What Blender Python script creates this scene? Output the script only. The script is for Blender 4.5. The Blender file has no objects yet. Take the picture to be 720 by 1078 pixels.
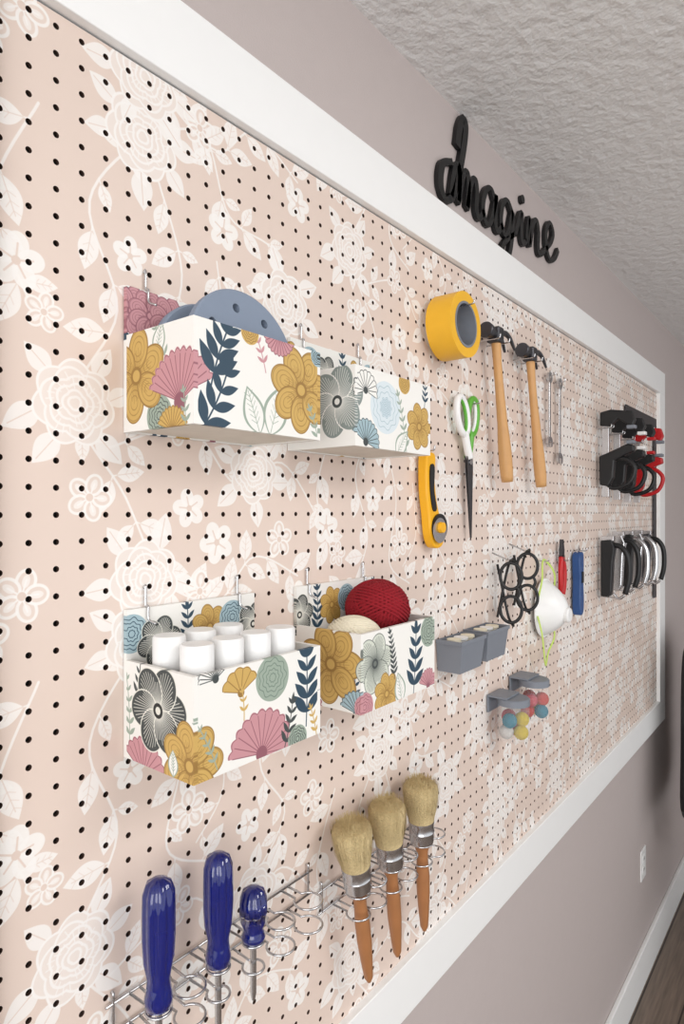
import bpy, bmesh, math, random
import numpy as np
from mathutils import Vector, Matrix
CZ=1.77; CD=0.577
def s2l(c):
    return tuple(((v/255)/12.92 if v/255<=0.04045 else ((v/255+0.055)/1.055)**2.4) for v in c)
def mat(name,col,rough=0.5,metal=0.0,var=0.06,scale=40,bump=0.0,bscale=200,trans=0.0,alpha=1.0,coat=0.0,ior=1.45):
    m=bpy.data.materials.new(name); m.use_nodes=True; nt=m.node_tree; b=nt.nodes['Principled BSDF']
    c=s2l(col)
    tc=nt.nodes.new('ShaderNodeTexCoord')
    n=nt.nodes.new('ShaderNodeTexNoise'); n.inputs['Scale'].default_value=scale; n.inputs['Detail'].default_value=4
    nt.links.new(tc.outputs['Object'],n.inputs['Vector'])
    mx=nt.nodes.new('ShaderNodeMix'); mx.data_type='RGBA'
    mx.inputs['A'].default_value=tuple(v*(1-var) for v in c)+(1,)
    mx.inputs['B'].default_value=tuple(min(1,v*(1+var)) for v in c)+(1,)
    nt.links.new(n.outputs['Fac'],mx.inputs['Factor'])
    nt.links.new(mx.outputs['Result'],b.inputs['Base Color'])
    b.inputs['Roughness'].default_value=rough; b.inputs['Metallic'].default_value=metal
    b.inputs['Transmission Weight'].default_value=trans; b.inputs['IOR'].default_value=ior
    b.inputs['Coat Weight'].default_value=coat; b.inputs['Alpha'].default_value=alpha
    if bump>0:
        n2=nt.nodes.new('ShaderNodeTexNoise'); n2.inputs['Scale'].default_value=bscale; n2.inputs['Detail'].default_value=5
        nt.links.new(tc.outputs['Object'],n2.inputs['Vector'])
        bp=nt.nodes.new('ShaderNodeBump'); bp.inputs['Strength'].default_value=bump; bp.inputs['Distance'].default_value=0.01
        nt.links.new(n2.outputs['Fac'],bp.inputs['Height']); nt.links.new(bp.outputs['Normal'],b.inputs['Normal'])
    return m
def link(ob): bpy.context.scene.collection.objects.link(ob); return ob
def mesh_obj(name,verts,faces,m,parent=None,smooth=False):
    me=bpy.data.meshes.new(name); me.from_pydata([tuple(v) for v in verts],[],faces); me.update()
    bm=bmesh.new(); bm.from_mesh(me); bmesh.ops.recalc_face_normals(bm,faces=bm.faces); bm.to_mesh(me); bm.free()
    if m: me.materials.append(m)
    if smooth:
        for p in me.polygons: p.use_smooth=True
    ob=link(bpy.data.objects.new(name,me))
    if parent: ob.parent=parent
    return ob
def group(name,x,dz,y=0):
    e=bpy.data.objects.new(name,None); e.empty_display_size=0.02; e.location=(x,y,CZ+dz); return link(e)
def box(name,x0,x1,y0,y1,z0,z1,m,parent=None,bev=0.0):
    v=[(x,y,z) for x in(x0,x1) for y in(y0,y1) for z in(z0,z1)]
    f=[(0,1,3,2),(4,6,7,5),(0,4,5,1),(2,3,7,6),(0,2,6,4),(1,5,7,3)]
    ob=mesh_obj(name,v,f,m,parent)
    if bev>0:
        md=ob.modifiers.new('b','BEVEL'); md.width=bev; md.segments=3
    return ob
def smoothpts(pts,n=8,closed=False):
    P=[Vector(p) for p in pts]; out=[]; N=len(P)
    rng=N if closed else N-1
    for i in range(rng):
        p0=P[(i-1)%N] if (closed or i>0) else P[0]
        p1=P[i]; p2=P[(i+1)%N]; p3=P[(i+2)%N] if (closed or i+2<N) else P[-1]
        for k in range(n):
            t=k/n
            out.append(0.5*((2*p1)+(p2-p0)*t+(2*p0-5*p1+4*p2-p3)*t*t+(3*p1-p0-3*p2+p3)*t**3))
    if not closed: out.append(P[-1])
    return out
def tube(name,pts,r,m,parent=None,closed=False,seg=10,flat=None):
    P=[Vector(p) for p in pts]; N=len(P); V=[];F=[]
    T=[]
    for i in range(N):
        a=P[(i-1)%N] if (closed or i>0) else P[i]; b=P[(i+1)%N] if (closed or i<N-1) else P[i]
        t=(b-a); T.append(t.normalized() if t.length>0 else Vector((0,0,1)))
    up=Vector((0,1,0)) if abs(T[0].y)<0.9 else Vector((1,0,0))
    nrm=(up-T[0]*up.dot(T[0])).normalized()
    for i in range(N):
        nrm=(nrm-T[i]*nrm.dot(T[i]))
        nrm=nrm.normalized() if nrm.length>1e-6 else Vector((1,0,0))
        bn=T[i].cross(nrm); rr=r[min(i,len(r)-1)] if isinstance(r,(list,tuple)) else r
        ra,rb=(rr,rr) if flat is None else (rr*flat,rr)
        for k in range(seg):
            a=2*math.pi*k/seg; V.append(P[i]+nrm*math.cos(a)*ra+bn*math.sin(a)*rb)
    for i in range(N if closed else N-1):
        j=(i+1)%N
        for k in range(seg):
            F.append((i*seg+k,i*seg+(k+1)%seg,j*seg+(k+1)%seg,j*seg+k))
    if not closed:
        F.append(tuple(range(seg))); F.append(tuple((N-1)*seg+k for k in range(seg)))
    return mesh_obj(name,V,F,m,parent,True)
def lathe(name,prof,m,parent=None,origin=(0,0,0),axis='z',seg=28,closed=False,smooth=True,rot=None):
    V=[];F=[];n=len(prof)
    for (r,h) in prof:
        for k in range(seg):
            a=2*math.pi*k/seg; c,s=math.cos(a)*r,math.sin(a)*r
            v=Vector((c,s,h)) if axis=='z' else (Vector((c,-h,s)) if axis=='y' else Vector((h,c,s)))
            if rot is not None: v=rot@v
            V.append(v+Vector(origin))
    for i in range(n if closed else n-1):
        j=(i+1)%n
        for k in range(seg): F.append((i*seg+k,i*seg+(k+1)%seg,j*seg+(k+1)%seg,j*seg+k))
    if not closed: F.append(tuple(range(seg))); F.append(tuple((n-1)*seg+k for k in range(seg)))
    ob=mesh_obj(name,V,F,m,parent,smooth)
    if smooth:
        md=ob.modifiers.new('e','EDGE_SPLIT'); md.split_angle=math.radians(40)
    return ob
def prism(name,pts,y0,y1,m,parent=None,bev=0.0,plane='xz'):
    n=len(pts)
    if plane=='xz': V=[(p[0],y0,p[1]) for p in pts]+[(p[0],y1,p[1]) for p in pts]
    else: V=[(y0,p[0],p[1]) for p in pts]+[(y1,p[0],p[1]) for p in pts]
    F=[tuple(range(n)),tuple(range(n,2*n))]+[(i,(i+1)%n,n+(i+1)%n,n+i) for i in range(n)]
    ob=mesh_obj(name,V,F,m,parent)
    if bev>0:
        md=ob.modifiers.new('b','BEVEL'); md.width=bev; md.segments=2; md.limit_method='ANGLE'
    return ob
def hook(name,parent,x,z,y0,L,drop=.004,up=.009,s=1):
    # peg hook that starts at the board surface (y0 in local y) and sticks out by L (s=-1 if the parent faces the wall)
    tube(name,smoothpts([(x,y0,z),(x,y0-s*L*.6,z-drop*.5),(x,y0-s*L,z-drop),(x,y0-s*(L+.003),z-drop+up*.5),(x,y0-s*(L+.003),z-drop+up)],4),.0016,M_steel,parent,seg=8)
# ---------------------------------------------------------------- painted pattern canvas (computed, in millimetres)
class Canvas:
    def __init__(s,w,h,sc,bg):
        s.w,s.h,s.sc=w,h,sc; s.W=int(w*sc); s.H=int(h*sc)
        s.a=np.zeros((s.H,s.W,3),np.float32); s.a[:]=np.array(bg,np.float32)/255
    def win(s,x0,y0,x1,y1):
        i0=max(0,int(x0*s.sc)-2);i1=min(s.W,int(x1*s.sc)+3);j0=max(0,int(y0*s.sc)-2);j1=min(s.H,int(y1*s.sc)+3)
        if i1<=i0 or j1<=j0: return None
        X,Y=np.meshgrid((np.arange(i0,i1)+.5)/s.sc,(np.arange(j0,j1)+.5)/s.sc)
        return X,Y,(slice(j0,j1),slice(i0,i1))
    def put(s,sl,d,col,al=1.0):
        m=np.clip(0.5-d*s.sc,0,1)[...,None]*al
        s.a[sl]=s.a[sl]*(1-m)+np.array(col,np.float32)/255*m
    def ell(s,cx,cy,a,b,ang,col,al=1.0):
        r=max(a,b); w=s.win(cx-r,cy-r,cx+r,cy+r)
        if not w: return
        X,Y,sl=w; c,n=math.cos(ang),math.sin(ang); u=(X-cx)*c+(Y-cy)*n; v=-(X-cx)*n+(Y-cy)*c
        s.put(sl,(np.sqrt((u/a)**2+(v/b)**2)-1)*min(a,b),col,al)
    def leaf(s,x,y,L,wd,ang,col,al=1.0,vein=None):
        w=s.win(x-L,y-L,x+L,y+L)
        if not w: return
        X,Y,sl=w; c,n=math.cos(ang),math.sin(ang); u=(X-x)*c+(Y-y)*n; v=-(X-x)*n+(Y-y)*c
        t=np.clip(u/L,0,1); h=wd*np.sin(math.pi*t**0.85)
        d=np.where((u<0)|(u>L),1.0,np.abs(v)-h); s.put(sl,d,col,al)
        if vein is not None: s.line([(x,y),(x+c*L*.85,y+n*L*.85)],max(.35,wd*.08),vein)
    def line(s,pts,wd,col,al=1.0):
        xs=[p[0] for p in pts]; ys=[p[1] for p in pts]
        w=s.win(min(xs)-wd,min(ys)-wd,max(xs)+wd,max(ys)+wd)
        if not w: return
        X,Y,sl=w; D=np.full(X.shape,1e9,np.float32)
        for (a,b) in zip(pts[:-1],pts[1:]):
            dx,dy=b[0]-a[0],b[1]-a[1]; L=dx*dx+dy*dy+1e-9
            t=np.clip(((X-a[0])*dx+(Y-a[1])*dy)/L,0,1)
            D=np.minimum(D,np.hypot(X-a[0]-t*dx,Y-a[1]-t*dy))
        s.put(sl,D-wd/2,col,al)
    def polar(s,cx,cy,R,fn,col,al=1.0):
        w=s.win(cx-R,cy-R,cx+R,cy+R)
        if not w: return
        X,Y,sl=w; r=np.hypot(X-cx,Y-cy); th=np.arctan2(Y-cy,X-cx); s.put(sl,fn(r,th),col,al)
    def image(s,name):
        im=bpy.data.images.new(name,s.W,s.H); b=np.ones((s.H,s.W,4),np.float32); b[...,:3]=s.a
        im.pixels.foreach_set(b.ravel()); im.update(); im.pack(); return im
def curve2(pts,n=8): return [(p.x,p.y) for p in smoothpts([(a,b,0) for a,b in pts],n)]
# ---- board floral stencil
BX0,BZ0,CELL=0.233,-0.752,0.0254; NX,NZ=98,48
BW,BH=NX*CELL*1000,NZ*CELL*1000
PINK=(221,202,190); WHT=(239,235,231)
cv=Canvas(BW,BH,1.7,PINK)
def rose(c,x,y,R,rot,rng):
    for k in range(6):
        a=rot+k*1.05+rng.uniform(-.2,.2); L=R*rng.uniform(.75,1.1)
        c.leaf(x+R*.85*math.cos(a),y+R*.85*math.sin(a),L,L*.3,a+rng.uniform(-.4,.4),WHT,.85,PINK)
    c.polar(x,y,R*1.15,lambda r,t:r-R*(0.93+0.1*np.abs(np.cos(3.5*(t+rot)))),PINK,1)
    c.polar(x,y,R*1.15,lambda r,t:r-R*(0.93+0.1*np.abs(np.cos(3.5*(t+rot)))),WHT,0.5)
    for k,(f,n) in enumerate([(1.0,7),(.82,6),(.64,5),(.46,5),(.3,4),(.16,3)]):
        ph=rot+k*1.3
        c.polar(x,y,R*1.2,lambda r,t:np.abs(r-R*f*(0.88+0.16*np.abs(np.cos(n/2*(t+ph)))))-R*.032,WHT,0.95)
    for k in range(26):
        a=rot+k*2*math.pi/26; r0=rng.uniform(.25,.6); r1=r0+rng.uniform(.15,.3)
        c.line([(x+R*r0*math.cos(a),y+R*r0*math.sin(a)),(x+R*r1*math.cos(a+.08),y+R*r1*math.sin(a+.08))],R*.03,WHT,.85)
def blossom(c,x,y,R,rot,solid):
    for k in range(5):
        a=rot+k*2*math.pi/5; px,py=x+R*.55*math.cos(a),y+R*.55*math.sin(a)
        c.ell(px,py,R*.47,R*.40,a,WHT,.9)
        if not solid:
            c.ell(px,py,R*.36,R*.28,a,PINK,.8); c.ell(px,py,R*.24,R*.14,a,WHT,.7)
        c.line([(x,y),(x+R*.6*math.cos(a),y+R*.6*math.sin(a))],R*.07,PINK if solid else WHT,.9)
    c.ell(x,y,R*.16,R*.16,0,PINK,1)
def vine(c,pts,rng,lw=2.6,leaf=32):
    P=curve2(pts,8); c.line(P,lw,WHT,.85)
    for i in range(2,len(P)-2,4):
        dx,dy=P[i+1][0]-P[i][0],P[i+1][1]-P[i][1]; a=math.atan2(dy,dx)
        for sd in ((1,-1) if rng.random()<.55 else ((1,) if (i//4)%2 else (-1,))):
            L=leaf*rng.uniform(.7,1.4); ang=a+sd*rng.uniform(.5,1.2)
            bx,by=P[i][0]+math.cos(ang)*5,P[i][1]+math.sin(ang)*5; c.line([P[i],(bx,by)],1.5,WHT,.85)
            c.leaf(bx,by,L,L*.27,ang,WHT,.88)
            c.line([(bx,by),(bx+math.cos(ang)*L*.8,by+math.sin(ang)*L*.8)],.9,PINK,.8)
            for q in (.3,.5,.7):
                for s2 in(1,-1): c.line([(bx+math.cos(ang)*L*q,by+math.sin(ang)*L*q),(bx+math.cos(ang)*L*(q+.12)+math.cos(ang+s2*1.57)*L*.14,by+math.sin(ang)*L*(q+.12)+math.sin(ang+s2*1.57)*L*.14)],.7,PINK,.7)
TX,TZ=430,530
for ix in range(-1,7):
  for iz in range(-1,5):
    ox=ix*TX+(390-BX0*1000)-430; oz=iz*TZ+(394-BZ0*1000)-2*530+(0 if ix%2==1 else -245)
    rg=random.Random(11)
    vine(cv,[(ox,oz),(ox-60,oz-90),(ox-30,oz-190),(ox-75,oz-290),(ox-20,oz-380),(ox+20,oz-470)],rg)
    vine(cv,[(ox,oz),(ox+80,oz+40),(ox+120,oz-40),(ox+200,oz-60),(ox+225,oz-150)],rg)
    vine(cv,[(ox-40,oz-330),(ox+60,oz-300),(ox+130,oz-360),(ox+210,oz-330),(ox+280,oz-400)],rg)
    vine(cv,[(ox+200,oz-70),(ox+170,oz-180),(ox+215,oz-260),(ox+150,oz-330)],rg)
    vine(cv,[(ox-110,oz-20),(ox-150,oz-120),(ox-120,oz-200)],rg)
    vine(cv,[(ox+20,oz-40),(ox+50,oz-130),(ox+30,oz-230),(ox+90,oz-270)],rg)
    vine(cv,[(ox+100,oz-100),(ox+110,oz-190),(ox+70,oz-240)],rg,2,24)
    vine(cv,[(ox+20,oz-470),(ox+100,oz-500),(ox+160,oz-450),(ox+240,oz-480)],rg)
    rose(cv,ox,oz,41,.3,rg); rose(cv,ox-75,oz-290,40,1.1,rg); rose(cv,ox+3,oz-465,40,2.1,rg)
    rose(cv,ox+215,oz-120,42,.8,rg); rose(cv,ox+160,oz-345,38,1.7,rg)
    for (a,b,r,sd) in [(-130,-170,26,1),(75,45,24,0),(-125,60,25,0),(110,-60,23,1),(60,-200,25,0),(100,-430,25,1),(270,-260,25,0),(-15,-130,20,1),(45,-300,21,0),(240,20,23,1),(135,-140,24,0),(-60,-380,24,0),(60,-390,22,1),(205,-430,24,0),(150,-250,20,1),(-105,-210,19,0)]:
        blossom(cv,ox+a,oz+b,r,rg.random()*3,sd)
board_img=cv.image('stencil_pattern')
# ---- fabric / paper on the boxes
NAVY=(40,66,84);MUST=(200,164,92);MUSTD=(150,114,56);ROSE=(196,142,148);ROSED=(142,88,100);SAGE=(152,166,152);CHAR=(62,68,68);CRM=(235,233,228);BLUEG=(158,182,190)
def frond(c,x,y,L,ang,n=7,ll=17,col=NAVY,bend=.25,wf=.17,lw=1.2):
    pts=[];a=ang;px,py=x,y
    for i in range(n*2+1): pts.append((px,py)); a+=bend/(n*2); px+=math.cos(a)*L/(n*2); py+=math.sin(a)*L/(n*2)
    c.line(pts,lw,col)
    for i in range(2,n*2+1,2):
        l=ll*(1-.45*i/(n*2)); aa=ang+bend*i/(n*2)
        for sd in(1,-1): c.leaf(pts[i][0],pts[i][1],l,l*wf,aa+sd*.8,col)
    c.leaf(pts[-1][0],pts[-1][1],ll*.7,ll*.12,ang+bend,col)
def fan(c,x,y,R,ang,spread,col,dk,n=11):
    def inside(t): return np.abs((t-ang+math.pi)%(2*math.pi)-math.pi)
    c.polar(x,y,R*1.15,lambda r,t:np.maximum(r-R*(0.92+.08*np.abs(np.cos(n*(t-ang)/spread*1.5))),(inside(t)-spread)*r),col)
    c.polar(x,y,R*1.15,lambda r,t:np.maximum(np.maximum(np.abs(r-R*(0.90+.07*np.abs(np.cos(n*(t-ang)/spread*1.5))))-.5,0-r),(inside(t)-spread)*r),dk)
    for k in range(n+1):
        a=ang-spread+2*spread*k/n; c.line([(x+R*.15*math.cos(a),y+R*.15*math.sin(a)),(x+R*.86*math.cos(a),y+R*.86*math.sin(a))],.9,dk)
    c.ell(x,y,R*.17,R*.17,0,dk)
def poppy(c,x,y,R,rot,col,dk,ln):
    for k in range(6):
        a=rot+k*2*math.pi/6
        px,py=x+R*.52*math.cos(a),y+R*.52*math.sin(a)
        c.ell(px,py,R*.50,R*.44,a,ln); c.ell(px,py,R*.47,R*.41,a,col)
    for k in range(6):
        a=rot+k*2*math.pi/6
        for j in range(-5,6):
            aa=a+j*.095; c.line([(x+R*.15*math.cos(aa),y+R*.15*math.sin(aa)),(x+R*(.92-.012*j*j)*math.cos(aa),y+R*(.92-.012*j*j)*math.sin(aa))],.8,ln,.9)
    c.ell(x,y,R*.17,R*.17,0,dk); c.ell(x,y,R*.09,R*.09,0,ln)
def bloom(c,x,y,R,n,col,dk,rot=0,stripes=3):
    for k in range(n):
        a=rot+k*2*math.pi/n; px,py=x+R*.58*math.cos(a),y+R*.58*math.sin(a)
        c.ell(px,py,R*.46,R*.36,a,dk); c.ell(px,py,R*.43,R*.33,a,col)
        for q in (.32,.22,.12): 
            c.ell(px,py,R*(q+.02)*1.2,R*(q+.015),a,dk,.7); c.ell(px,py,R*q*1.2,R*q,a,col)
        for j in range(-stripes,stripes+1):
            aa=a+j*.13; c.line([(x+R*.2*math.cos(aa),y+R*.2*math.sin(aa)),(x+R*(.6-.05*abs(j))*math.cos(aa),y+R*(.6-.05*abs(j))*math.sin(aa))],.6,dk,.7)
    c.ell(x,y,R*.2,R*.2,0,dk); c.ell(x,y,R*.13,R*.13,0,col)
def button(c,x,y,R,col,dk):
    c.ell(x,y,R,R,0,col)
    for k in (.85,.62,.4,.2): c.polar(x,y,R*1.1,lambda r,t:np.abs(r-R*k*(.94+.07*np.cos(9*t)))-.45,dk)
def outleaf(c,x,y,L,ang,col):
    c.leaf(x,y,L,L*.3,ang,col); c.leaf(x+math.cos(ang)*1.2,y+math.sin(ang)*1.2,L*.92,L*.24,ang,CRM); c.line([(x,y),(x+math.cos(ang)*L*.9,y+math.sin(ang)*L*.9)],.8,col)
    for k in range(2,8):
        px,py=x+math.cos(ang)*L*k/9,y+math.sin(ang)*L*k/9
        for sd in(1,-1): c.line([(px,py),(px+math.cos(ang+sd*.8)*L*.16,py+math.sin(ang+sd*.8)*L*.16)],.6,col)
BOXW,BOXD,BOXH,BACKH,TH=0.178,0.112,0.099,0.15,0.005
def art(kind):
    c=Canvas(410,255,3.0,CRM); d=112
    if kind=='A':
        button(c,60,12,20,SAGE,CHAR); frond(c,72,60,50,1.9,5,12,SAGE); outleaf(c,55,70,34,1.3,SAGE)
        bloom(c,22,55,46,6,MUST,MUSTD,.4); fan(c,92,22,52,1.65,1.15,ROSE,ROSED,13); fan(c,80,-4,24,1.5,1.3,MUST,MUSTD); frond(c,100,-6,36,1.5,4,12,SAGE)
        outleaf(c,d+98,-2,58,1.25,SAGE); outleaf(c,d+84,-2,50,1.95,SAGE)
        frond(c,d+20,36,58,1.35,4,38,NAVY,-.2,.19,1.8); frond(c,d+2,-14,74,.85,4,36,NAVY,.35,.19,1.8)
        bloom(c,d+146,52,46,7,MUST,MUSTD,.2)
        frond(c,d+92,62,40,1.8,4,12,ROSE); fan(c,d+112,106,24,-1.6,1.3,ROSE,ROSED); button(c,d+70,98,12,MUST,MUSTD); button(c,d+174,94,12,BLUEG,CHAR); frond(c,d+176,-6,40,1.8,4,14,SAGE)
        for x in (18,60): bloom(c,x,175,32,7,ROSE,ROSED,.3)
    elif kind=='B':
        poppy(c,84,56,46,.3,(132,142,138),CHAR,CRM); outleaf(c,20,20,50,1.3,SAGE)
        button(c,d+66,54,34,(212,222,227),BLUEG); button(c,d+66,54,13,(196,210,218),BLUEG); fan(c,d+22,6,30,1.2,1.5,BLUEG,CHAR); fan(c,d+22,70,26,1.6,1.9,CRM,CHAR); bloom(c,d+148,38,32,7,MUST,MUSTD)
        frond(c,d+116,-4,80,1.7,7,15,SAGE); outleaf(c,d+90,-6,44,.9,SAGE); frond(c,d+162,66,34,1.4,4,14,NAVY); button(c,d+110,92,14,MUST,MUSTD)
    elif kind=='C':
        frond(c,10,14,66,1.5,6,14,SAGE); frond(c,20,60,40,1.2,4,14,CHAR)
        fan(c,34,-10,38,1.2,1.4,ROSE,ROSED); poppy(c,58,58,44,.1,CHAR,(30,32,32),(226,224,214))
        bloom(c,106,16,40,7,MUST,MUSTD); outleaf(c,82,0,26,1.6,SAGE)
        fan(c,d+58,72,26,1.7,1.2,MUST,MUSTD,5); frond(c,d+62,44,28,1.5,3,10,MUST); button(c,d+102,78,24,SAGE,(104,122,112)); frond(c,d+154,14,76,1.5,5,34,NAVY,.1,.19,1.6)
        fan(c,d+86,4,46,1.3,1.7,ROSE,ROSED,13); frond(c,d+118,-4,50,1.15,5,18,CHAR); frond(c,d+28,6,56,1.9,6,10,SAGE); button(c,d+140,4,15,SAGE,CHAR); fan(c,d+26,92,22,1.9,1.3,CRM,CHAR); frond(c,d+172,-4,36,1.7,4,12,MUST)
    else:
        frond(c,100,-5,60,1.4,6,14,NAVY); fan(c,15,-4,36,1.2,1.2,ROSE,ROSED); bloom(c,64,56,50,7,MUST,MUSTD,.1); fan(c,108,0,30,1.6,1.3,BLUEG,CHAR)
        poppy(c,d+30,58,38,.2,(206,210,198),CHAR,(110,116,110)); bloom(c,d+56,14,28,7,MUST,MUSTD); frond(c,d+74,30,62,1.6,9,13,CHAR); frond(c,d+120,-6,88,1.4,5,34,NAVY,.15,.19,1.6); button(c,d+162,80,22,SAGE,CHAR)
        outleaf(c,d+92,-6,44,1.8,SAGE); fan(c,d+160,2,26,1.4,1.4,ROSE,ROSED); button(c,d+8,8,18,ROSE,ROSED)
    rg=random.Random(ord(kind)); base=105
    for i,x in enumerate(range(118,300,34)):
        k=(i+ord(kind))%4
        if k==0: poppy(c,x,base+112,28,.2,CHAR,(30,32,32),(226,224,214))
        elif k==1: frond(c,x,base+80,62,1.4,6,20)
        elif k==2: bloom(c,x,base+118,26,7,MUST,MUSTD)
        else: button(c,x,base+125,20,BLUEG,NAVY)
    if kind=='A':
        for x in (118,140,165): bloom(c,x,base+125,26,9,ROSE,ROSED,0,1)
    return c.image('box_paper_'+kind)
def imgmat(name,img,mode,rough=.55):
    m=bpy.data.materials.new(name); m.use_nodes=True; nt=m.node_tree; b=nt.nodes['Principled BSDF']; b.inputs['Roughness'].default_value=rough
    t=nt.nodes.new('ShaderNodeTexImage'); t.image=img; t.extension='EXTEND'; tc=nt.nodes.new('ShaderNodeTexCoord')
    if mode=='uv': nt.links.new(tc.outputs['UV'],t.inputs['Vector'])
    else:
        sp=nt.nodes.new('ShaderNodeSeparateXYZ'); nt.links.new(tc.outputs['Object'],sp.inputs[0])
        mu=nt.nodes.new('ShaderNodeMath'); mu.operation='DIVIDE'; mu.inputs[1].default_value=BW/1000; nt.links.new(sp.outputs['X'],mu.inputs[0])
        mv=nt.nodes.new('ShaderNodeMath'); mv.operation='DIVIDE'; mv.inputs[1].default_value=BH/1000; nt.links.new(sp.outputs['Z'],mv.inputs[0])
        cb=nt.nodes.new('ShaderNodeCombineXYZ'); nt.links.new(mu.outputs[0],cb.inputs['X']); nt.links.new(mv.outputs[0],cb.inputs['Y']); nt.links.new(cb.outputs[0],t.inputs['Vector'])
    nt.links.new(t.outputs['Color'],b.inputs['Base Color']); return m
# ---------------------------------------------------------------- materials
M_wall=mat('wall_paint_mauve',(190,179,176),.7,var=.02,bump=.08,bscale=350)
M_ceil=mat('ceiling_textured',(230,229,228),.8,var=.02,bump=.85,bscale=42)
M_white=mat('white_trim_paint',(242,242,241),.4,var=.01)
M_black=mat('black_plastic',(22,22,24),.4)
M_blackm=mat('black_painted_wood',(18,18,19),.5)
M_steel=mat('steel',(200,200,202),.25,1.0)
M_dsteel=mat('dark_steel',(82,82,86),.38,.9)
M_wood=mat('hammer_wood',(200,152,98),.45,scale=25,var=.15)
M_bwood=mat('brush_wood',(160,108,68),.4,scale=30,var=.2)
M_raw=mat('raw_wood',(222,214,202),.7,scale=30,var=.12)
M_in=mat('box_inside_paper',(224,221,216),.7)
M_yel=mat('yellow_tape',(236,180,44),.4)
M_yelp=mat('yellow_plastic',(240,176,28),.35)
M_blue=mat('blue_acetate',(8,30,135),.08,var=.02,trans=.55,coat=.8,ior=1.47)
M_bluec=mat('blue_acetate_core',(120,150,215),.3,var=.02)
M_bris=mat('bristle',(212,190,142),.8,scale=300,var=.25,bump=.6,bscale=500)
M_red=mat('red_yarn',(138,16,30),.9,var=.25,scale=200)
M_cream=mat('cream_yarn',(230,222,200),.9,var=.08,scale=200)
M_gray=mat('gray_plastic',(122,127,136),.45)
M_bgray=mat('blue_gray_foam',(128,140,158),.7)
M_green=mat('green_plastic',(96,170,60),.35)
M_wp=mat('white_plastic',(236,236,235),.35,var=.01)
M_redp=mat('red_plastic',(185,25,30),.35)
M_glass=mat('clear_jar',(245,248,250),.05,var=.0,alpha=.06)
M_dark=mat('hole_shade_dark',(14,12,12),.9)  # near-black colour standing in for the shade inside the peg holes
# ---------------------------------------------------------------- room
WY=0.02; H=CZ+0.79
box('wall_back',-2.2,5.2,WY,WY+.1,0,H,M_wall)
box('ceiling',-2.2,5.2,-3.3,WY+.1,H,H+.1,M_ceil)
box('wall_right',5.2,5.3,-3.3,WY+.1,0,H,M_wall)
mf=bpy.data.materials.new('dark_laminate'); mf.use_nodes=True; nt=mf.node_tree; b=nt.nodes['Principled BSDF']; b.inputs['Roughness'].default_value=.35
tc=nt.nodes.new('ShaderNodeTexCoord'); br=nt.nodes.new('ShaderNodeTexBrick'); br.inputs['Scale'].default_value=1.0; br.inputs['Brick Width'].default_value=1.1; br.inputs['Row Height'].default_value=.13; br.inputs['Mortar Size'].default_value=.003
br.inputs['Color1'].default_value=s2l((176,156,140))+(1,); br.inputs['Color2'].default_value=s2l((136,118,104))+(1,); br.inputs['Mortar'].default_value=s2l((60,48,42))+(1,)
nt.links.new(tc.outputs['Object'],br.inputs['Vector']); mp=nt.nodes.new('ShaderNodeMapping'); mp.inputs['Scale'].default_value=(3,50,1); nt.links.new(tc.outputs['Object'],mp.inputs[0])
nz=nt.nodes.new('ShaderNodeTexNoise'); nz.inputs['Scale'].default_value=2; nz.inputs['Detail'].default_value=6; nt.links.new(mp.outputs[0],nz.inputs['Vector'])
mx=nt.nodes.new('ShaderNodeMix'); mx.data_type='RGBA'; mx.blend_type='MULTIPLY'; mx.inputs['Factor'].default_value=.8; nt.links.new(br.outputs['Color'],mx.inputs['A']); nt.links.new(nz.outputs['Fac'],mx.inputs['B']); nt.links.new(mx.outputs['Result'],b.inputs['Base Color'])
box('floor',-2.2,5.2,-3.3,WY+.1,-.1,0,mf)
box('baseboard_back',-2.2,5.2,WY-.015,WY,0,.14,M_white,bev=.004)
XI0,XI1,ZI0,ZI1=.239,2.722,-.746,.469; TW=.089
def trim(n,x0,x1,z0,z1): box(n,x0,x1,-.012,WY,CZ+z0,CZ+z1,M_white,bev=.0015)
trim('trim_1',XI0-TW,XI1+TW,ZI1,ZI1+TW); trim('trim_2',XI0-TW,XI1+TW,ZI0-TW,ZI0); trim('trim_3',XI0-TW,XI0,ZI0,ZI1); trim('trim_4',XI1,XI1+TW,ZI0,ZI1)
# ---- pegboard with real holes
V=[];F=[];MI=[]
K=12; R=.0030
for i in range(NX):
    for j in range(NZ):
        x=i*CELL; z=j*CELL; b0=len(V)
        V+= [(x+CELL,0,z+CELL),(x,0,z+CELL),(x,0,z),(x+CELL,0,z)]
        cx,cz=x+CELL/2,z+CELL/2
        for dep in (0,.005):
            for k in range(K):
                a=math.pi/4+2*math.pi*k/K; V.append((cx+R*math.cos(a),dep,cz+R*math.sin(a)))
        for q in range(4):
            q2=(q+1)%4; h=[b0+4+(q*3+t)%K for t in range(4)]
            F.append(tuple([b0+q2]+h[::-1]+[b0+q])[::-1]); MI.append(0)
        for k in range(K):
            k2=(k+1)%K; F.append((b0+4+k,b0+4+k2,b0+4+K+k2,b0+4+K+k)); MI.append(1)
me=bpy.data.meshes.new('pegboard'); me.from_pydata(V,[],F); me.update()
M_board=imgmat('painted_pegboard',board_img,'obj',.5); M_hole=mat('raw_hardboard_edge',(70,50,42),.8)
me.materials.append(M_board); me.materials.append(M_hole); me.polygons.foreach_set('material_index',MI)
pb=link(bpy.data.objects.new('pegboard',me)); pb.location=(BX0,0,CZ+BZ0)
bk=box('hole_shade_sheet',0,NX*CELL,.0055,.018,0,NZ*CELL,M_dark,pb)  # added dark sheet, paints the shade seen through the holes
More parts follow.
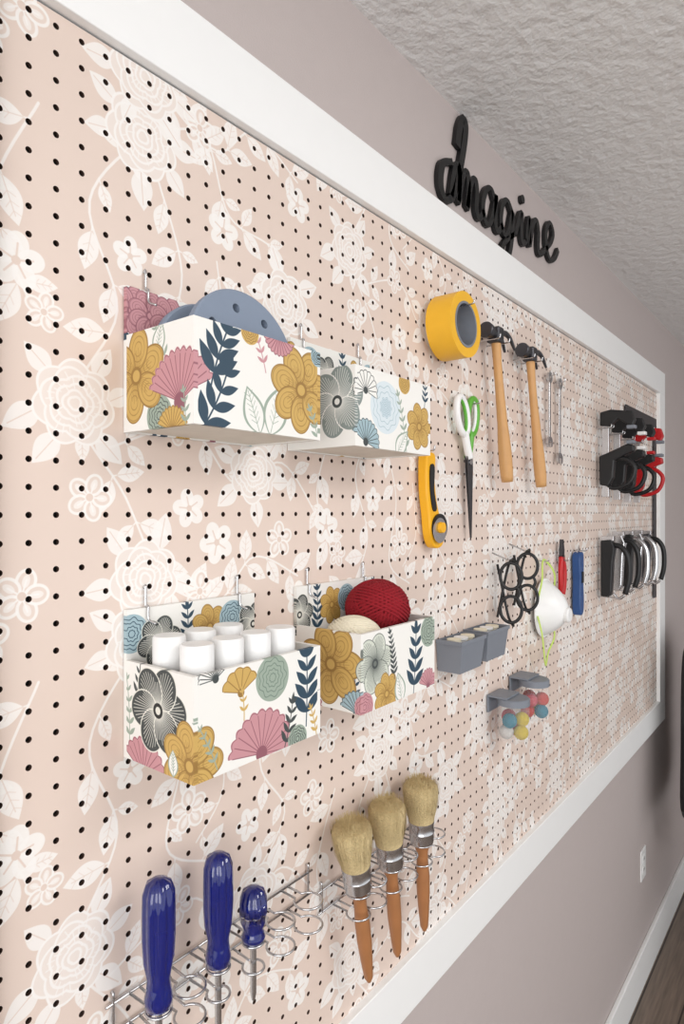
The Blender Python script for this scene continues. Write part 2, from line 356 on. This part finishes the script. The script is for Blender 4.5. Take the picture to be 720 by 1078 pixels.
# ---------------------------------------------------------------- storage boxes
def paper_box(x,dz,kind):
    g=group('floral_storage_box',x,dz,-.0008); m=imgmat('floral_paper_'+kind,art(kind),'uv')
    def slab(n,x0,x1,y0,y1,z0,z1,back=False):
        ob=box(n,x0,x1,y0,y1,z0,z1,m,g); me=ob.data; me.materials.append(M_in); uv=me.uv_layers.new(name='UVMap')
        for p in me.polygons:
            for li in p.loop_indices:
                v=me.vertices[me.loops[li].vertex_index].co
                if back: u,w=.112+v.x,v.z+.105
                elif n=='side_left': u,w=-v.y,v.z
                elif n=='side_right': u,w=.112+BOXW+(BOXD+v.y),v.z
                else: u,w=.112+v.x,v.z
                uv.data[li].uv=(u/.410,w/.255)
            if (n=='side_left' and p.normal.x>.5) or (n=='side_right' and p.normal.x<-.5) or (n=='front' and p.normal.y>.5): p.material_index=1
    slab('back',0,BOXW,-TH,0,0,BACKH,True)
    slab('side_left',0,TH,-BOXD,-TH,0,BOXH); slab('side_right',BOXW-TH,BOXW,-BOXD,-TH,0,BOXH); slab('front',TH,BOXW-TH,-BOXD,-BOXD+TH,0,BOXH)
    box('bottom',TH,BOXW-TH,-BOXD+TH,-TH,.0015,.0055,M_raw,g)
    for q,hx in enumerate((.024,BOXW-.026)):
        tube('peg_hook_%d'%(q+1),smoothpts([(hx,0,BACKH+.020),(hx,-.0025,BACKH+.022),(hx,-.0025,BACKH+.002),(hx,-TH-.002,BACKH+.0015),(hx,-TH-.003,BACKH-.012),(hx+.003,-TH-.012,BACKH-.016)],4),.0014,M_steel,g,seg=8)
    return g
ZA=.081; ZC=-.250
paper_box(.367,ZA,'A'); paper_box(.610,ZA,'B'); paper_box(.367,ZC,'C'); paper_box(.622,ZC,'D')
def disc(x,dz,y,R,tilt,yaw):
    g=group('sanding_disc',x,dz,y)
    ob=lathe('pad',[(0.0005,-.006),(R-.002,-.006),(R,-.004),(R,.004),(R-.002,.006),(.0005,.006)],M_bgray,g,axis='y',seg=64)
    cutv=[];cutf=[]
    for k in range(8):
        a=k*math.pi/4+.2; c=Vector((math.cos(a)*R*.72,0,math.sin(a)*R*.72)); b0=len(cutv)
        for yy in(-.02,.02):
            for q in range(12): cutv.append(c+Vector((.005*math.cos(q*math.pi/6),yy,.005*math.sin(q*math.pi/6))))
        cutf.append(tuple(b0+q for q in range(12))); cutf.append(tuple(b0+12+q for q in range(12))[::-1])
        for q in range(12): cutf.append((b0+q,b0+(q+1)%12,b0+12+(q+1)%12,b0+12+q))
    cut=mesh_obj('cut',cutv,cutf,None,g)
    md=ob.modifiers.new('h','BOOLEAN'); md.operation='DIFFERENCE'; md.object=cut; md.solver='EXACT'
    ob.modifiers.move(1,0)
    bpy.context.view_layer.update(); dg=bpy.context.evaluated_depsgraph_get(); nm=bpy.data.meshes.new_from_object(ob.evaluated_get(dg))
    ob.modifiers.clear(); ob.data=nm; bpy.data.objects.remove(cut)
    g.rotation_euler=(tilt,0,yaw); return g
disc(.461,ZA+.0805,-.078,.074,-.12,0); disc(.446,ZA+.075,-.038,.068,-.12,0)
gb=group('white_paint_bottles',.367,ZC+.006)
k=0
for r,(yy,xs) in enumerate([(-.084,(.027,.066,.105,.143)),(-.044,(.024,.063,.102))]):
    for x in xs:
        k+=1; rr=.0165; hh=.004 if r else 0
        lathe('bottle_%d'%k,[(.001,0),(rr,.0),(rr,.080),(rr-.002,.083),(rr-.002,.086),(rr,.087),(rr,.114+hh),(rr-.0015,.116+hh),(.001,.116+hh)],M_wp,gb,(x,yy,0))
def yarn(name,x,dz,y,R,m,seed,squash=1.0):
    g=group(name,x,dz,y); rg=random.Random(seed)
    lathe('core',[(max(.0005,R*.9*math.sin(t*math.pi/12)),-R*.9*squash*math.cos(t*math.pi/12)) for t in range(13)],m,g)
    for k in range(12):
        ax=Vector((rg.uniform(-1,1),rg.uniform(-1,1),rg.uniform(-1,1))).normalized(); u=ax.orthogonal().normalized(); v=ax.cross(u); pts=[]
        for w in range(6):
            off=(w-2.5)*R*.11; RR=R*(.95+.006*k)
            for q in range(36):
                a=2*math.pi*q/36; o=off+R*.11*q/36; rr=math.sqrt(max(0,RR**2-o*o)); p=u*rr*math.cos(a)+v*rr*math.sin(a)+ax*o; p.z*=squash; pts.append(p)
        tube('strand_%d'%(k+1),pts,.0017,m,g,seg=6)
    return g
yarn('red_yarn_ball',.738,ZC+.113,-.056,.045,M_red,3,.88); yarn('cream_yarn_ball',.668,ZC+.080,-.066,.0385,M_cream,9,.8)
# ---------------------------------------------------------------- gray bins
def bin_(x,dz,w,d,h):
    g=group('gray_parts_bin',x,dz,-.0008); t=.0025
    def ring(z,ins): return [(ins,-.001,z),(w-ins,-.001,z),(w-ins,-d+ins,z),(ins,-d+ins,z)]
    V=ring(0,.006)+ring(h,0)+[(t,-t-.001,h),(w-t,-t-.001,h),(w-t,-d+t,h),(t,-d+t,h)]+[(t+.006,-t-.001,t),(w-t-.006,-t-.001,t),(w-t-.006,-d+t+.006,t),(t+.006,-d+t+.006,t)]
    F=[(0,1,2,3)]
    for a,b in((0,4),(4,8),(8,12)):
        for k in range(4): F.append((a+k,a+(k+1)%4,b+(k+1)%4,b+k))
    F.append((12,13,14,15)); mesh_obj('tub',V,F,M_gray,g)
    box('rim_front',-.002,w+.002,-d-.002,-d+.001,h-.006,h+.001,M_gray,g,bev=.0006)
    box('rim_left',-.002,.001,-d+.001,-.001,h-.006,h+.001,M_gray,g,bev=.0006); box('rim_right',w-.001,w+.002,-d+.001,-.001,h-.006,h+.001,M_gray,g,bev=.0006)
    for i in range(3): lathe('spool_%d'%i,[(.001,0),(.013,0),(.013,.003),(.010,.004),(.010,.050),(.013,.051),(.013,.055),(.001,.055)],M_cream if i!=1 else M_wp,g,(.021+i*.026,-d/2,.003))
bin_(.997,-.287,.094,.052,.057); bin_(1.102,-.284,.094,.052,.057)
def jar(x,dz,cols,seed):
    g=group('pompom_jar',x,dz,-.0008); c=(0,-.045,0)
    lathe('glass',[(.030,-.074),(.033,-.070),(.033,-.012),(.029,-.004),(.029,.0),(.028,.0),(.028,-.004),(.032,-.012),(.032,-.069),(.028,-.073)],M_glass,g,c)
    lathe('lid',[(.001,-.002),(.033,-.002),(.033,.010),(.031,.012),(.001,.012)],M_gray,g,c)
    box('bracket',-.032,.032,-.045,-.001,.012,.016,M_gray,g,bev=.001); box('bracket_back',-.032,.032,-.005,-.001,-.02,.012,M_gray,g,bev=.001)
    for k,cc in enumerate(cols):
        R=.0148; a=k*2.094+.5*(k//3)+2.6; z=-.057+.0245*(k//3); rr=.0168
        lathe('pompom_%d'%(k+1),[(max(.0003,R*math.sin(t*math.pi/10)),-R*math.cos(t*math.pi/10)) for t in range(11)],mat('pompom_%s%d'%(g.name,k),cc,.9,bump=1,bscale=500),g,(math.cos(a)*rr,-.045+math.sin(a)*rr,z),seg=18)
YE=(238,208,30);OR=(232,70,55);WH=(240,235,230);PK=(230,90,105);TE=(40,140,165)
jar(1.235,-.392,[WH,YE,OR,TE,YE,PK],1); jar(1.345,-.376,[OR,TE,YE,PK,OR,OR],2)
# ---------------------------------------------------------------- yellow tape roll
g=group('yellow_tape_roll',1.0,.328)
lathe('tape',[(.040,.012),(.057,.012),(.057,.060),(.040,.060)],M_yel,g,axis='y',seg=48,closed=True)
lathe('core',[(.036,.011),(.040,.011),(.040,.061),(.036,.061)],M_gray,g,axis='y',seg=48,closed=True)
hook('hook',g,0,.034,0,.072,0,.006)
def hammer(x,dz,lean):
    g=group('claw_hammer',x,dz,-.030)
    P=smoothpts([(0,0,.0),(-lean*.25,.001,-.08),(-lean*.65,.003,-.19),(-lean,.005,-.29)],6); rr=[]
    for i,p in enumerate(P):
        t=i/(len(P)-1); rr.append(.0095 if t<.08 else (.0105-.002*math.sin(math.pi*min(1,t/.6)) if t<.6 else .010+.0035*math.sin(math.pi*(t-.6)/.42*.9)))
    tube('handle',P,rr,M_wood,g,seg=14,flat=1.0)
    box('eye',-.013,.013,-.013,.013,-.014,.018,M_dsteel,g,bev=.004)
    lathe('poll',[(.011,.010),(.010,.020),(.010,.028),(.0145,.032),(.0155,.046),(.014,.048),(.0005,.048)],M_dsteel,g,(0,0,.004),axis='x')
    for s in(-1,1):
        tube('claw_%d'%((s+3)//2),smoothpts([(-.008,s*.005,.006),(-.03,s*.006,.012),(-.05,s*.009,.004),(-.068,s*.011,-.016)],6),[.0075-.0048*i/18 for i in range(19)],M_dsteel,g,seg=8)
    for q,xx in enumerate((-.022,.022)): hook('hook_%d'%(q+1),g,xx,-.010,-.0295,.046,0,.008,-1)
    g.rotation_euler=(0,0,math.pi); return g
for (hx,hz,hl) in ((1.185,.352,.045),(1.362,.348,.055)): hammer(hx,hz,hl)
def wrench(x,dz,L,s=1):
    g=group('combination_wrench',x,dz,-.012)
    lathe('ring',[(.006*s,-.003),(.011*s,-.003),(.011*s,.003),(.006*s,.003)],M_steel,g,axis='y',closed=True)
    box('shank',-.004*s,.004*s,-.002,.002,-L,-.0095*s,M_steel,g,bev=.001)
    o=[(math.sin(a)*.013*s,-L-.008*s+math.cos(a)*.012*s) for a in [math.radians(q) for q in range(-145,146,15)]]
    i=[(.006*s,-L-.016*s),(.006*s,-L-.006*s),(-.006*s,-L-.006*s),(-.006*s,-L-.016*s)]
    prism('jaw',o+i,-.003,.003,M_steel,g); hook('hook',g,0,.005,.012,.024,0,.008)
wrench(1.53,.33,.15,1.2); wrench(1.60,.325,.18,1.3)
# scissors
g=group('green_scissors',1.10,.095,-.014)
for s in(-1,1):
    c=Vector((s*.024,0,.088)); a0=-s*.25
    def lp(rx,rz): return [(c.x+rx*math.cos(a)*math.cos(a0)-rz*math.sin(a)*math.sin(a0),s*.002,c.z+rx*math.cos(a)*math.sin(a0)+rz*math.sin(a)*math.cos(a0)) for a in [2*math.pi*q/28 for q in range(28)]]
    tube('handle_loop_%d'%((s+3)//2),lp(.019,.036),.0065,M_green if s>0 else M_wp,g,closed=True); tube('handle_liner_%d'%((s+3)//2),lp(.014,.030),.0035,M_wp if s>0 else M_green,g,closed=True)
    tube('handle_shank_%d'%((s+3)//2),smoothpts([(s*.016,s*.002,.058),(s*.009,s*.002,.03),(0,s*.002,.008)],6),[.0075]*13,M_wp if s<0 else M_green,g)
    prism('blade_%d'%((s+3)//2),[(-.010,.012),(.010,.012),(.011,-.01),(s*.004,-.145),(s*.002-.002,-.145),(-.010,-.01)],s*.0022-.001,s*.0022+.001,M_dsteel,g)
lathe('pivot',[(.0005,-.005),(.005,-.005),(.005,.005),(.0005,.005)],M_steel,g,axis='y')
hook('hook',g,.024,.113,.014,.026,0,.008)
g.rotation_euler=(0,math.radians(-4),0)
# rotary cutter
g=group('rotary_cutter',.945,.018,-.014); q=1.25
prism('handle',[(p.x*q,p.y) for p in smoothpts([(-.012,.078,0),(.0,.085,0),(.012,.078,0),(.010,.04,0),(.016,0,0),(.026,-.03,0),(.036,-.06,0),(.03,-.078,0),(.012,-.08,0),(.0,-.06,0),(-.006,-.02,0),(-.012,.02,0)],5,True)],-.009,.009,M_yelp,g,bev=.003)
prism('grip',[(p.x*q,p.y) for p in smoothpts([(-.005,.06,0),(.006,.06,0),(.005,.02,0),(.012,-.012,0),(.002,-.014,0),(-.005,.02,0)],4,True)],-.011,-.008,M_black,g)
lathe('guard',[(.0005,.0),(.024,.0),(.024,.004),(.0005,.004)],M_black,g,(.024,-.009,-.045),axis='y'); lathe('blade',[(.0005,0),(.022,0),(.022,.001),(.0005,.001)],M_steel,g,(.020,-.0135,-.050),axis='y')
lathe('nut',[(.0005,0),(.010,0),(.009,.006),(.0005,.006)],M_yelp,g,(.022,-.014,-.045),axis='y')
hook('hook',g,0,.088,.014,.026,0,.008)
def glasses(x,dz,y):
    g=group('black_glasses',x,dz,y)
    for s in(-1,1):
        pts=[(.0+.021*math.cos(a),-.004*math.cos(a),s*.034+.027*math.sin(a)) for a in [2*math.pi*q/28 for q in range(28)]]
        tube('rim_%d'%((s+3)//2),pts,.0034,M_black,g,closed=True)
        P=smoothpts([(.004,0,s*.064),(.006,.01,s*.068),(.0,.03,s*.050),(-.016,.034,-s*.03),(-.022,.03,-s*.055)],6)
        tube('temple_%d'%((s+3)//2),P,.0028,M_black,g)
    tube('bridge',smoothpts([(.012,-.003,-.011),(.016,-.004,0),(.012,-.003,.011)],5),.003,M_black,g)
    g.rotation_euler=(0,0,math.radians(-55))
    tube('hook',[(-.034,.022,.080),(-.004,-.002,.066),(-.001,-.006,.074)],.0016,M_steel,g)
glasses(1.225,-.165,-.045); glasses(1.310,-.150,-.045)
# respirator mask
g=group('respirator_mask',1.50,-.235,-.004)
V=[];F=[];nr,ns=10,32
for i in range(nr+1):
    t=i/nr
    for k in range(ns):
        a=2*math.pi*k/ns; r=math.sin((1-t)*math.pi/2)
        V.append((.060*r*math.cos(a),-.008-.055*(1-r**2.2) ,.068*r*math.sin(a)*(1+.06*math.sin(a))))
for i in range(nr):
    for k in range(ns): F.append((i*ns+k,i*ns+(k+1)%ns,(i+1)*ns+(k+1)%ns,(i+1)*ns+k))
mesh_obj('cup',V,F,M_wp,g,True); tube('edge_band',[(.061*math.cos(a),-.008,.069*math.sin(a)*(1+.06*math.sin(a))) for a in [2*math.pi*q/32 for q in range(32)]],.0025,M_wp,g,closed=True)
lathe('valve',[(.018,.05),(.018,.066),(.015,.069),(.0005,.069)],M_wp,g,(0,0,-.008),axis='y')
M_lime=mat('lime_strap',(196,222,110),.6)
tube('strap_1',smoothpts([(-.05,-.01,.03),(-.05,-.02,.075),(-.02,-.012,.12),(.03,-.02,.085),(.05,-.01,.03)],8),.0035,M_lime,g,flat=.5)
tube('strap_2',smoothpts([(-.056,-.012,-.01),(-.075,-.03,-.05),(-.055,-.03,-.12),(-.01,-.02,-.10),(.03,-.02,-.07),(.05,-.01,-.03)],8),.0035,M_lime,g,flat=.5)
hook('hook',g,-.02,.118,.004,.026,0,.008)
g=group('red_pliers',1.61,-.115,-.014)
for s in(-1,1):
    tube('handle_%d'%((s+3)//2),smoothpts([(s*.003,0,.0),(s*.013,-.002,-.03),(s*.012,-.002,-.07),(s*.008,0,-.095)],6),[.0065]*19,M_redp,g)
    prism('jaw_%d'%((s+3)//2),[(s*.0005,0),(s*.009,.004),(s*.010,.018),(s*.003,.045),(s*.0005,.045)],-.004,.004,M_dsteel,g)
lathe('pivot',[(.0005,-.006),(.007,-.006),(.007,.006),(.0005,.006)],M_dsteel,g,axis='y'); hook('hook',g,0,-.008,.014,.028,0,.008)
g=group('blue_utility_knife',1.73,-.19,-.016); M_bl=mat('blue_plastic',(40,76,130),.4)
prism('body',[(p.x,p.y) for p in smoothpts([(-.014,.075,0),(.012,.080,0),(.017,.04,0),(.014,0,0),(.018,-.05,0),(.012,-.082,0),(-.010,-.084,0),(-.015,-.04,0),(-.012,.0,0),(-.016,.04,0)],5,True)],-.011,.011,M_bl,g,bev=.003)
box('slider',-.004,.004,-.015,-.010,0,.03,M_black,g,bev=.001); prism('blade',[(-.009,.076),(.009,.078),(.009,.10)],-.001,.001,M_steel,g)
hook('hook',g,.020,.085,.016,.03,0,.008)
# ---------------------------------------------------------------- bar clamps
def clamp(x,dz,mj,mr,mp=None):
    mp=mp or M_gray
    g=group('bar_clamp',x,dz,-.001)
    box('bar',-.004,.004,-.034,-.014,-.23,.02,M_steel,g,bev=.001)
    prism('fixed_jaw',[(-.010,.02),(-.04,.026),(-.10,.016),(-.108,-.010),(-.10,-.026),(-.084,-.020),(-.06,-.002),(-.040,-.024),(-.010,-.02)],-.010,.010,mj,g,bev=.003,plane='yz')
    prism('sliding_head',[(-.008,-.11),(-.035,-.10),(-.085,-.078),(-.104,-.082),(-.106,-.10),(-.085,-.108),(-.052,-.125),(-.048,-.175),(-.034,-.20),(-.010,-.195)],-.013,.013,mr,g,bev=.004,plane='yz')
    tube('trigger',smoothpts([(0,-.055,-.118),(0,-.085,-.122),(0,-.105,-.15),(0,-.090,-.19),(0,-.05,-.205),(0,-.03,-.195)],6),.0065,mr,g)
    box('pad_1',-.012,.012,-.108,-.085,-.034,-.024,mp,g,bev=.002); box('pad_2',-.012,.012,-.106,-.084,-.078,-.068,mp,g,bev=.002)
    for q,xx in enumerate((-.012,.012)): hook('hook_%d'%q,g,xx,-.026,.001,.042,0,.008)
clamp(1.95,.275,M_black,M_black); clamp(2.07,.268,M_black,M_black,M_wp); clamp(2.19,.262,M_black,M_black,M_redp); clamp(2.31,.262,M_redp,M_redp)
def stapler(x,dz,m,ml):
    g=group('staple_gun',x,dz,-.001)
    prism('body',[(-.010,.0),(-.040,.004),(-.050,-.02),(-.044,-.06),(-.040,-.15),(-.035,-.165),(-.010,-.165)],-.013,.013,m,g,bev=.003,plane='yz')
    tube('lever',smoothpts([(0,-.040,-.012),(0,-.065,-.018),(0,-.084,-.05),(0,-.086,-.11),(0,-.076,-.155)],6),[.008]*25,ml,g,flat=.8)
    tube('spring_arm',smoothpts([(0,-.042,-.155),(0,-.058,-.17),(0,-.074,-.158)],6),.004,M_steel,g)
    box('nose',-.010,.010,-.046,-.012,.0,.014,M_steel,g,bev=.001)
    hook('hook',g,0,-.168,.001,.05,0,.01)
stapler(1.96,-.085,M_black,M_black); stapler(2.07,-.075,M_steel,M_black); stapler(2.18,-.075,M_black,M_steel); stapler(2.30,-.075,M_steel,M_steel); stapler(2.42,-.08,M_dsteel,M_black)
g=group('carpenter_square',2.24,.36,-.0065)
prism('blade',[(0,0),(.44,0),(.44,-.69),(.40,-.69),(.40,-.045),(0,-.045)],-.0015,.0015,M_dsteel,g)
for q,hx in enumerate((.05,.36)): hook('hook_%d'%(q+1),g,hx,-.048,.0065,.014,0,.008)
# ---------------------------------------------------------------- Imagine sign
g=group('imagine_word_sign',0,0); g.location=(1.026,WY-.001,CZ)
def ribbon(name,pts,w0=.0078):
    P=smoothpts([(a-1.0,0,b) for a,b in pts],7); V=[];F=[];N=len(P)
    for i,p in enumerate(P):
        t=(P[min(i+1,N-1)]-P[max(i-1,0)]).normalized(); n=Vector((-t.z,0,t.x)); w=w0*(.5+.6*abs(t.z)**1.3)
        for yy in(0,-.009): V+= [p+n*w+Vector((0,yy,0)),p-n*w+Vector((0,yy,0))]
    for i in range(N-1):
        a=i*4;b=a+4; F+=[(a,a+1,b+1,b),(a+2,b+2,b+3,a+3),(a,b,b+2,a+2),(a+1,a+3,b+3,b+1)]
    F+=[(0,2,3,1),((N-1)*4,(N-1)*4+1,(N-1)*4+3,(N-1)*4+2)]
    mesh_obj(name,V,F,M_blackm,g)
ribbon('letter_I',[(1.076,.712),(1.085,.752),(1.101,.778),(1.110,.764),(1.100,.715),(1.080,.655),(1.055,.605),(1.028,.590),(1.010,.612),(1.018,.652),(1.055,.672)],.0092)
ribbon('letter_m',[(1.05,.605),(1.064,.66),(1.079,.677),(1.084,.65),(1.08,.605),(1.097,.66),(1.116,.679),(1.122,.65),(1.117,.607),(1.132,.66),(1.151,.679),(1.159,.655),(1.156,.62),(1.169,.605),(1.192,.628)])
ribbon('letter_a',[(1.245,.67),(1.225,.689),(1.2,.674),(1.186,.635),(1.203,.606),(1.225,.62),(1.245,.665),(1.25,.682),(1.246,.63),(1.258,.608),(1.283,.632)])
ribbon('letter_g',[(1.337,.675),(1.31,.696),(1.285,.679),(1.275,.64),(1.295,.614),(1.315,.63),(1.337,.68),(1.335,.63),(1.322,.585),(1.303,.565),(1.283,.582),(1.31,.61),(1.35,.635)])
ribbon('letter_i',[(1.35,.635),(1.388,.699),(1.387,.65),(1.397,.628),(1.417,.643)])
lathe('dot_i',[(.0005,0),(.010,0),(.010,.009),(.0005,.009)],M_blackm,g,(.395,0,.732),axis='y')
ribbon('letter_n',[(1.415,.64),(1.435,.704),(1.437,.638),(1.457,.694),(1.48,.714),(1.492,.69),(1.49,.65),(1.502,.636),(1.53,.655)])
ribbon('letter_e',[(1.53,.655),(1.575,.69),(1.592,.722),(1.570,.740),(1.544,.712),(1.546,.67),(1.572,.645),(1.605,.660),(1.63,.69)])
# ---------------------------------------------------------------- racks
def rack(x,dz,L,xs,y=-.045):
    g=group('wire_tool_rack',x,dz,-.001)
    for q,zz in enumerate((0,-.03)):
        tube('rail_%d'%(q+1),[(0,-.003,zz),(L,-.003,zz)],.0015,M_steel,g)
    for i,(xx,r) in enumerate(xs):
        for q,zz in enumerate((0,-.03)):
            n=20
            pts=[(xx-.006,-.003,zz)]+[(xx-r*math.sin(math.radians(20+320*k/n)),y+r*math.cos(math.radians(20+320*k/n)),zz) for k in range(n+1)]+[(xx+.006,-.003,zz)]
            tube('loop_%d_%d'%(i+1,q+1),pts,.0014,M_steel,g,seg=8)
    for q,xx in enumerate((.008,L-.008)): tube('peg_%d'%q,smoothpts([(xx,.0,.01),(xx,-.003,.010),(xx,-.003,0),(xx,-.003,-.03)],4),.0016,M_steel,g)
rack(.345,-.4925,.31,[(.032,.0125),(.070,.016),(.108,.0125),(.160,.0125),(.205,.017),(.255,.018)])
rack(.668,-.531,.27,[(.0375,.0165),(.075,.018),(.118,.0165),(.160,.018),(.207,.0165),(.245,.018)])
def screwdriver(x,dz,L,r=.0165,sh=.16):
    g=group('blue_screwdriver',x,dz,-.046); V=[];F=[];ns=48
    prof=[(0.3,0),(.75,.004),(.97,.014),(1,.03),(1,L*.45),(.92,L*.62),(.70,L*.75),(.72,L*.82),(.85,L*.9),(.82,L*.97),(.4,L)]
    for f,h in prof:
        fl=.0 if (f<.72 or h>L*.7) else .14
        for k in range(ns):
            a=2*math.pi*k/ns; rr=r*f*(1-fl*(.5+.5*math.cos(8*a))**3); V.append((rr*math.cos(a),rr*math.sin(a),-h))
    n=len(prof)
    for i in range(n-1):
        for k in range(ns): F.append((i*ns+k,i*ns+(k+1)%ns,(i+1)*ns+(k+1)%ns,(i+1)*ns+k))
    F.append(tuple(range(ns))); F.append(tuple((n-1)*ns+k for k in range(ns)))
    mesh_obj('handle',V,F,M_blue,g,smooth=True)
    lathe('shaft_tang',[(.0036,-L*.4),(.0036,-L+.002)],M_bluec,g,seg=12)
    lathe('shaft',[(.0036,-L+.002),(.0036,-L-sh),(.002,-L-sh-.008)],M_steel,g,seg=14)
    return g
screwdriver(.377,-.362,.130); screwdriver(.453,-.369,.123); screwdriver(.505,-.430,.062,sh=.06)
def brush(x,dz,lean):
    g=group('round_paint_brush',x,dz,-.046); rg=random.Random(int(x*1000))
    lathe('bristles',[(.019,-.072),(.0235,-.05),(.027,-.028),(.0285,-.016),(.0275,-.010),(.024,-.006),(.0005,-.004)],M_bris,g,seg=32)
    V=[];F=[]
    for k in range(1100):
        a=rg.uniform(0,2*math.pi); q=math.sqrt(rg.random()); r0=.0188*q; r1=.0305*q+rg.uniform(-.001,.002); z1=rg.uniform(-.005,.005)-.008*q**5
        d=Vector((-math.sin(a),math.cos(a),0))*.0005; p0=Vector((r0*math.cos(a),r0*math.sin(a),-.07)); p1=Vector((r1*math.cos(a),r1*math.sin(a),z1)); pm=(p0+p1)/2+Vector((math.cos(a),math.sin(a),0))*.003*q
        b=len(V); V+=[p0-d,p0+d,pm-d,pm+d,p1-d*.4,p1+d*.4]; F+=[(b,b+1,b+3,b+2),(b+2,b+3,b+5,b+4)]
    mesh_obj('bristle_tips',V,F,M_bris,g)
    lathe('ferrule',[(.0185,-.064),(.0208,-.065),(.0208,-.069),(.0200,-.071),(.0200,-.080),(.0208,-.082),(.0200,-.084),(.0196,-.096),(.0185,-.100),(.0165,-.100)],M_steel,g,seg=36)
    lathe('handle',[(.0165,-.096),(.0135,-.104),(.0095,-.116),(.0092,-.13),(.0108,-.155),(.0105,-.185),(.0085,-.216),(.0065,-.240),(.003,-.248),(.0005,-.249)],M_bwood,g,seg=24)
    g.rotation_euler=(0,math.radians(lean),0)
brush(.688,-.4265,-10); brush(.774,-.4285,-7); brush(.870,-.4290,-3)
g=group('wall_outlet',2.58,-1.33,WY)
box('plate',-.035,.035,-.005,0,-.057,.057,M_wp,g,bev=.002)
for q,zz in enumerate((.02,-.02)):
    box('socket_%d'%(q+1),-.016,.016,-.007,-.004,zz-.014,zz+.014,M_wp,g,bev=.002)
    for s in(-1,1): box('slot_%d_%d'%(q,s+1),s*.006-.001,s*.006+.001,-.0075,-.0065,zz-.004,zz+.006,M_black,g)
g=group('black_office_chair',2.87,-CZ,-.36)
prism('backrest',[(p.x,p.y) for p in smoothpts([(-.22,.62,0),(-.25,.9,0),(-.23,1.2,0),(-.12,1.28,0),(.12,1.28,0),(.23,1.2,0),(.25,.9,0),(.22,.62,0)],5,True)],.20,.26,M_black,g,bev=.015)
box('seat',-.24,.24,-.24,.20,.44,.52,M_black,g,bev=.03); box('back_post',-.03,.03,.20,.24,.46,.75,M_black,g,bev=.005)
lathe('column',[(.025,.08),(.025,.44)],M_dsteel,g)
for k in range(5):
    a=k*2*math.pi/5+.3; tube('leg_%d'%(k+1),[(0,0,.10),(.24*math.cos(a),.24*math.sin(a),.07)],.018,M_black,g)
    lathe('caster_%d'%(k+1),[(.004,-.015),(.026,-.013),(.026,.013),(.004,.015)],M_black,g,(.24*math.cos(a),.24*math.sin(a),.027),axis='x')
# ---------------------------------------------------------------- light
def area(name,loc,tgt,sx,sy,e,col=(1,1,1)):
    l=bpy.data.lights.new(name,'AREA'); l.shape='RECTANGLE'; l.size=sx; l.size_y=sy; l.energy=e; l.color=col
    o=link(bpy.data.objects.new(name,l)); o.location=loc; o.rotation_euler=(Vector(tgt)-Vector(loc)).to_track_quat('-Z','Y').to_euler()
area('window_light',(-1.9,-1.6,1.6),(1.5,-.2,1.7),2.2,1.8,42,(1,.99,.98))
area('ceiling_lamp',(.9,-1.7,2.48),(.9,-1.2,0),.9,.9,20,(1,.98,.96))
w=bpy.data.worlds.new('World'); bpy.context.scene.world=w; w.use_nodes=True; bg=w.node_tree.nodes['Background']; bg.inputs[0].default_value=(.96,.98,1,1); bg.inputs[1].default_value=1.1
# ---------------------------------------------------------------- camera
c=bpy.data.cameras.new('camera'); co=link(bpy.data.objects.new('camera',c)); c.sensor_fit='VERTICAL'; c.sensor_height=36; c.lens=36*665/1078; c.clip_start=.01
co.location=(0,-CD,CZ); co.rotation_euler=(math.radians(90),0,math.radians(38.45-90)); bpy.context.scene.camera=co
bpy.context.scene.view_settings.view_transform='Standard'
